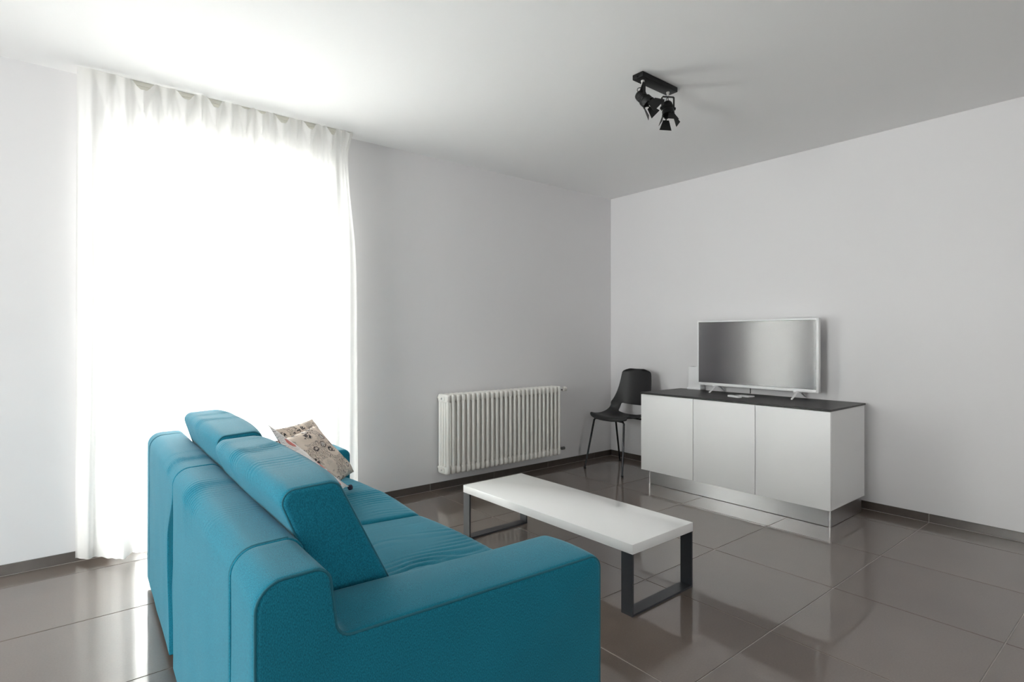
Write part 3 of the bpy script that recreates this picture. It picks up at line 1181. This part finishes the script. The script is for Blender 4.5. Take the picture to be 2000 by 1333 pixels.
# piping along the near end panel and the outer arm edge: lower-left, over the top, down and along the arm
pp_ = []
for a, b, na, nb in prof:
    if not (nb < -0.5):
        pp_.append((a, b, na, nb))
idx = next(i for i, q in enumerate(prof) if q[3] < -0.9)
rot = prof[idx:] + prof[:idx]
pathp = [(a - na * 0.003, VN + 0.004, b - nb * 0.003) for a, b, na, nb in rot if b > 0.05 or abs(na) > 0.9]
pathp = [p for p in pathp if p[2] > 0.036]
bm = bmesh.new()
tube(bm, pathp, 0.0028, 7)
from_bm('arm_piping', bm, M['piping'], sofa)
bkeep = [(a, b, na, nb) for a, b, na, nb in bprof if a < 0.125 and b > 0.04 and nb > -0.5 and na < 0.9]
bkeep.sort(key=lambda q: math.atan2(q[1] - 0.4, -(q[0] - 0.12)))
seam('back_seam', [(a - na * 0.001, -0.893, b - nb * 0.001) for a, b, na, nb in bkeep], 0.0030)
seam('back_seam', [(a - na * 0.001, 0.8143, b - nb * 0.001) for a, b, na, nb in bkeep], 0.0026)


# seat cushions
def seat(name, v0, v1, seed):
    pr = roundpoly([(0.135, 0.225, 0.02), (0.135, 0.418, 0.03), (0.55, 0.428, 0.30), (UD + 0.006, 0.412, 0.060), (UD, 0.225, 0.03)], 0.025, 8)
    c, h = (v0 + v1) / 2, (v1 - v0) / 2

    def f(t, a, b, na, nb):
        s = (t - c) / h
        m = 0.012 * (1 - s * s) * max(0, nb) * smooth(0.13, 0.3, a)
        m += 0.008 * (1 - s * s) * max(0, na)
        w = smooth(0.3, 0.75, a) * max(0, nb + 0.25) * exp(-((s + 0.1) / 0.6) ** 2)
        m += 0.0080 * w * wrinkle(t, a * 0.6, seed, 0.034)
        return m + 0.003 * nz(a * 4, t * 4, seed)
    bm = bmesh.new()
    loft(bm, pr, stations(v0, v1, 0.028, 0.028, 0.005, 6), plU, f)
    return from_bm('seat_cushion', bm, M['sofa'], sofa, sharp=75)


seat('near', -0.884, -0.100, 2.0)
seat('far', -0.096, 0.704, 9.0)
# front rail under the seat
bm = bmesh.new()
loft(bm, roundpoly([(UD - 0.06, 0.030, 0.005), (UD - 0.005, 0.030, 0.005), (UD - 0.005, 0.224, 0.012), (UD - 0.06, 0.224, 0.012)], 0.05), stations(-0.884, 0.704, 0.004, 0.004, 0.1), plU)
from_bm('front_rail', bm, M['sofa'], sofa)


# back cushions: wedge boxes leaning over the back
def backcush(v0, v1, du, dz, seed):
    P = [(0.100 + du, 0.800 + dz, 0.030), (0.242 + du, 0.806 + dz, 0.036), (0.425, 0.440, 0.035), (0.175, 0.440, 0.02), (0.163, 0.640, 0.04)]
    pr = roundpoly(P, 0.02, 7)
    c, h = (v0 + v1) / 2, (v1 - v0) / 2

    def f(t, a, b, na, nb):
        s = (t - c) / h
        e = (1 - s ** 4)
        m = 0.010 * e * max(0, nb) + 0.018 * e * max(0, na) * smooth(0.44, 0.55, b) + 0.008 * e * max(0, -na) * smooth(0.62, 0.75, b)
        w = smooth(0.62, 0.80, b) * (0.35 + 0.65 * max(0, nb)) * exp(-((s - 0.25) / 0.55) ** 2)
        m += 0.0060 * w * wrinkle(t, a - b * 0.5, seed, 0.024)
        return m + 0.004 * nz(a * 4, t * 4, seed + b * 4)
    bm = bmesh.new()
    loft(bm, pr, stations(v0, v1, 0.014, 0.014, 0.004, 5), plU, f)
    cu = from_bm('back_cushion', bm, M['sofa'], sofa, sharp=75)
    for t in (v0 + 0.006, v1 - 0.006):
        bm = bmesh.new()
        tube(bm, [(a - na * 0.002, t, b - nb * 0.002) for a, b, na, nb in pr], 0.0024, 7, closed=True)
        from_bm('cushion_piping', bm, M['piping'], cu)
    return cu


backcush(-0.868, -0.082, 0.0, 0.0, 3.0)
backcush(-0.074, 0.690, 0.010, 0.012, 11.0)


# ------------------------------------------------------------------ loose pillows
SM = Matrix.Translation(SO) @ Matrix.Rotation(SR, 4, 'Z')


def pillow(name, label, corners, thick, mat, seed, tassel=None, pull=0.055):
    A, B, C, D = [Vector(p) for p in corners]      # top left, top right, bottom right, bottom left
    cen = (A + B + C + D) / 4
    loc = SM @ cen
    t = thing(name, label, 'pillow', loc, SR)
    N_ = 30
    nrm = (B - A).cross(D - A).normalized()
    bm = bmesh.new()
    uvl = bm.loops.layers.uv.new('cloth')
    sides = []
    for sg in (1, -1):
        g = []
        for j in range(N_ + 1):
            row = []
            for i in range(N_ + 1):
                s, r = i / N_ * 2 - 1, j / N_ * 2 - 1
                if sg < 0 and (i in (0, N_) or j in (0, N_)):
                    row.append(sides[0][j][i])
                    continue
                # edges pull in between the corners
                s2 = s * (1 - pull * (1 - r * r) * abs(s))
                r2 = r * (1 - pull * (1 - s * s) * abs(r))
                x, y = (s2 + 1) / 2, (r2 + 1) / 2
                p = (A * (1 - x) + B * x) * (1 - y) + (D * (1 - x) + C * x) * y
                th = thick / 2 * (max(0, (1 - s ** 4)) * max(0, (1 - r ** 4))) ** 0.55
                th *= 0.75 + 0.25 * (1 - s * s) * (1 - r * r)
                q = max(0, (1 - s ** 2) * (1 - r ** 2))
                wob = 0.010 * nz(s * 1.8 + seed, r * 1.8, sg) + 0.005 * nz(s * 4 + seed, r * 4, sg + 3)
                p = p + nrm * (sg * (th + wob * q ** 0.5)) + nrm * (0.012 * nz(s + seed, r, 8))
                row.append(bm.verts.new(p - cen))
            g.append(row)
        sides.append(g)
    for si, g in enumerate(sides):
        for j in range(N_):
            for i in range(N_):
                vs = [g[j][i], g[j][i + 1], g[j + 1][i + 1], g[j + 1][i]]
                ij = [(i, j), (i + 1, j), (i + 1, j + 1), (i, j + 1)]
                try:
                    f = bm.faces.new(vs)
                except ValueError:
                    continue
                for lp, (a, b) in zip(f.loops, ij):
                    lp[uvl].uv = (a / N_ + seed, b / N_ + si * 0.37)
    from_bm('cover', bm, mat, t, sharp=80)
    if tassel:
        for p in tassel:
            bm = bmesh.new()
            q = Vector(p) - cen
            lathe(bm, [(0.002, -0.012), (0.009, -0.009), (0.0115, 0.0), (0.009, 0.009), (0.002, 0.012)], q, (0.3, 0, -1), 12)
            o = from_bm('corner_tassel', bm, M['tassel'], t)
            o['label'] = 'dark corner tassel'
    return t


pillow('throw_pillow', 'beige printed pillow propped in front of its twin near the far arm of the sofa',
       [(0.375, 0.22, 0.725), (0.630, 0.475, 0.734), (0.815, 0.465, 0.490), (0.590, 0.205, 0.475)], 0.085, M['beige_print'], 0.0)
pillow('throw_pillow', 'beige printed pillow tucked behind the other beige pillow, its top edge showing',
       [(0.430, 0.42, 0.742), (0.675, 0.66, 0.738), (0.800, 0.655, 0.555), (0.560, 0.40, 0.500)], 0.055, M['beige_print'], 3.3)
pillow('throw_pillow', 'white pillow with red print and dark tassel, mostly hidden by the near back cushion',
       [(0.370, -0.22, 0.640), (0.318, 0.12, 0.822), (0.665, 0.14, 0.510), (0.540, -0.12, 0.460)], 0.042, M['red_print'], 6.1, [(0.668, 0.141, 0.506)], 0.24)

# ================================================================== CEILING SPOTLIGHT
LC = (-1.752, -1.822, H)
sp = thing('ceiling_spotlight', 'black two head spotlight bar with barn doors fixed to the ceiling', 'ceiling light', LC)
bm = bmesh.new()
abox(bm, (-0.150, -0.033, -0.027), (0.150, 0.033, -0.0003), 0.003, 2)
from_bm('mounting_bar', bm, M['black'], sp)
for s in (-1, 1):
    bm = bmesh.new()
    lathe(bm, [(0.006, 0.0), (0.006, 0.004), (0.004, 0.007)], (s * 0.150, 0.0, -0.018), (s, 0, 0), 12)
    from_bm('end_screw', bm, M['black'], sp)

CR = Vector((cos(radians(39.13)), -sin(radians(39.13)), 0))     # plain world directions of the two aims
CF = Vector((sin(radians(39.13)), cos(radians(39.13)), 0))


def spot_head(x, drop, aim, yoke_ax, doors, ring_off):
    base = Vector((x, 0.0, -0.027))
    bm = bmesh.new()
    lathe(bm, [(0.009, 0.0), (0.009, 0.006), (0.0068, 0.008), (0.0068, drop)], base, (0, 0, -1), 14)
    o = from_bm('stem', bm, M['satin'], sp)
    o['label'] = 'silver stem'
    ya = Vector(yoke_ax).normalized()
    aim = Vector(aim)
    aim = (aim - ya * aim.dot(ya)).normalized()
    up = Vector((0, 0, 1))
    yd = ya.cross(up).normalized()
    yt = base - up * drop
    piv = yt - up * 0.062
    hw = 0.034
    bm = bmesh.new()
    # flat-bar yoke
    pth = [piv - ya * hw - up * 0.012, yt - ya * hw - up * 0.004, yt - ya * (hw - 0.004), yt + ya * (hw - 0.004), yt + ya * hw - up * 0.004, piv + ya * hw - up * 0.012]
    prev = None
    for i, p in enumerate(pth):
        d = (pth[min(i + 1, 5)] - pth[max(i - 1, 0)]).normalized()
        nn = d.cross(yd).normalized()
        ring = [bm.verts.new(p + yd * a + nn * b) for a, b in ((-0.007, -0.0016), (0.007, -0.0016), (0.007, 0.0016), (-0.007, 0.0016))]
        if prev:
            for k in range(4):
                bm.faces.new((prev[k], prev[(k + 1) % 4], ring[(k + 1) % 4], ring[k]))
        else:
            bm.faces.new(ring[::-1])
        prev = ring
    bm.faces.new(prev)
    from_bm('yoke', bm, M['black'], sp)
    # can
    bm = bmesh.new()
    o0 = piv - aim * 0.036
    lathe(bm, [(0.010, -0.004), (0.019, 0.0), (0.024, 0.006), (0.0265, 0.016), (0.0265, 0.044), (0.0305, 0.047), (0.0325, 0.052), (0.0325, 0.074), (0.029, 0.074), (0.027, 0.058), (0.004, 0.054)], o0, aim, 24)
    for q in (0.020, 0.027, 0.034):
        lathe(bm, [(0.0268, q), (0.0280, q + 0.0012), (0.0280, q + 0.0028), (0.0268, q + 0.004)], o0, aim, 24)
    for s in (-1, 1):
        lathe(bm, [(0.004, 0.0), (0.004, 0.010), (0.008, 0.0105), (0.008, 0.016)], piv + ya * (s * 0.026), ya * s, 12)
    can = from_bm('spot_head', bm, M['black'], sp)
    bm = bmesh.new()
    rr = 0.0145
    side = aim.cross(ya).normalized()
    ctr = o0 - aim * ring_off[0] + side * ring_off[1]
    tube(bm, [ctr + side * (rr * cos(2 * pi * k / 18)) + aim * (rr * sin(2 * pi * k / 18)) for k in range(18)], 0.0019, 6, closed=True)
    from_bm('handle_ring', bm, M['leg_metal'], can)
    # barn doors hinged around the mouth
    a0 = ya
    b0 = aim.cross(ya).normalized()
    mouth = o0 + aim * 0.076
    for ang, opening, wd, ln in doors:
        rd = a0 * cos(ang) + b0 * sin(ang)
        tg = aim.cross(rd).normalized()
        hinge = mouth + rd * 0.031
        fd = (aim * cos(opening) + rd * sin(opening)).normalized()
        nn = fd.cross(tg).normalized()
        bm = bmesh.new()
        sh = [(-wd * 0.30, 0.010), (wd * 0.30, 0.010), (wd * 0.62, ln), (-wd * 0.62, ln)]
        T = [bm.verts.new(hinge + tg * a + fd * b + nn * 0.0008) for a, b in sh]
        U_ = [bm.verts.new(hinge + tg * a + fd * b - nn * 0.0008) for a, b in sh]
        bm.faces.new(T)
        bm.faces.new(U_[::-1])
        for k in range(4):
            bm.faces.new((T[k], T[(k + 1) % 4], U_[(k + 1) % 4], U_[k]))
        tube(bm, [hinge - tg * 0.009, hinge + tg * 0.009], 0.0028, 8)
        tube(bm, [hinge - fd * 0.002, hinge + fd * 0.012], 0.0035, 6)
        from_bm('barn_door', bm, M['black'], can, smooth=False)


DN = Vector((0, 0, -1))
spot_head(-0.108, 0.028, CR * 0.62 + DN * 0.75 + CF * 0.25, CF + DN * 0.25,
          [(radians(k), radians(22), w, l) for k, w, l in ((16, 0.046, 0.060), (106, 0.046, 0.062), (196, 0.052, 0.074), (286, 0.046, 0.062))], (0.006, 0.024))
spot_head(0.108, 0.026, DN * 0.96 - CF * 0.22 - CR * 0.10, CR * 1.0 + CF * 0.15,
          [(radians(k), radians(20), w, l) for k, w, l in ((0, 0.038, 0.056), (90, 0.050, 0.058), (180, 0.038, 0.056), (270, 0.056, 0.062))], (0.012, 0.0))
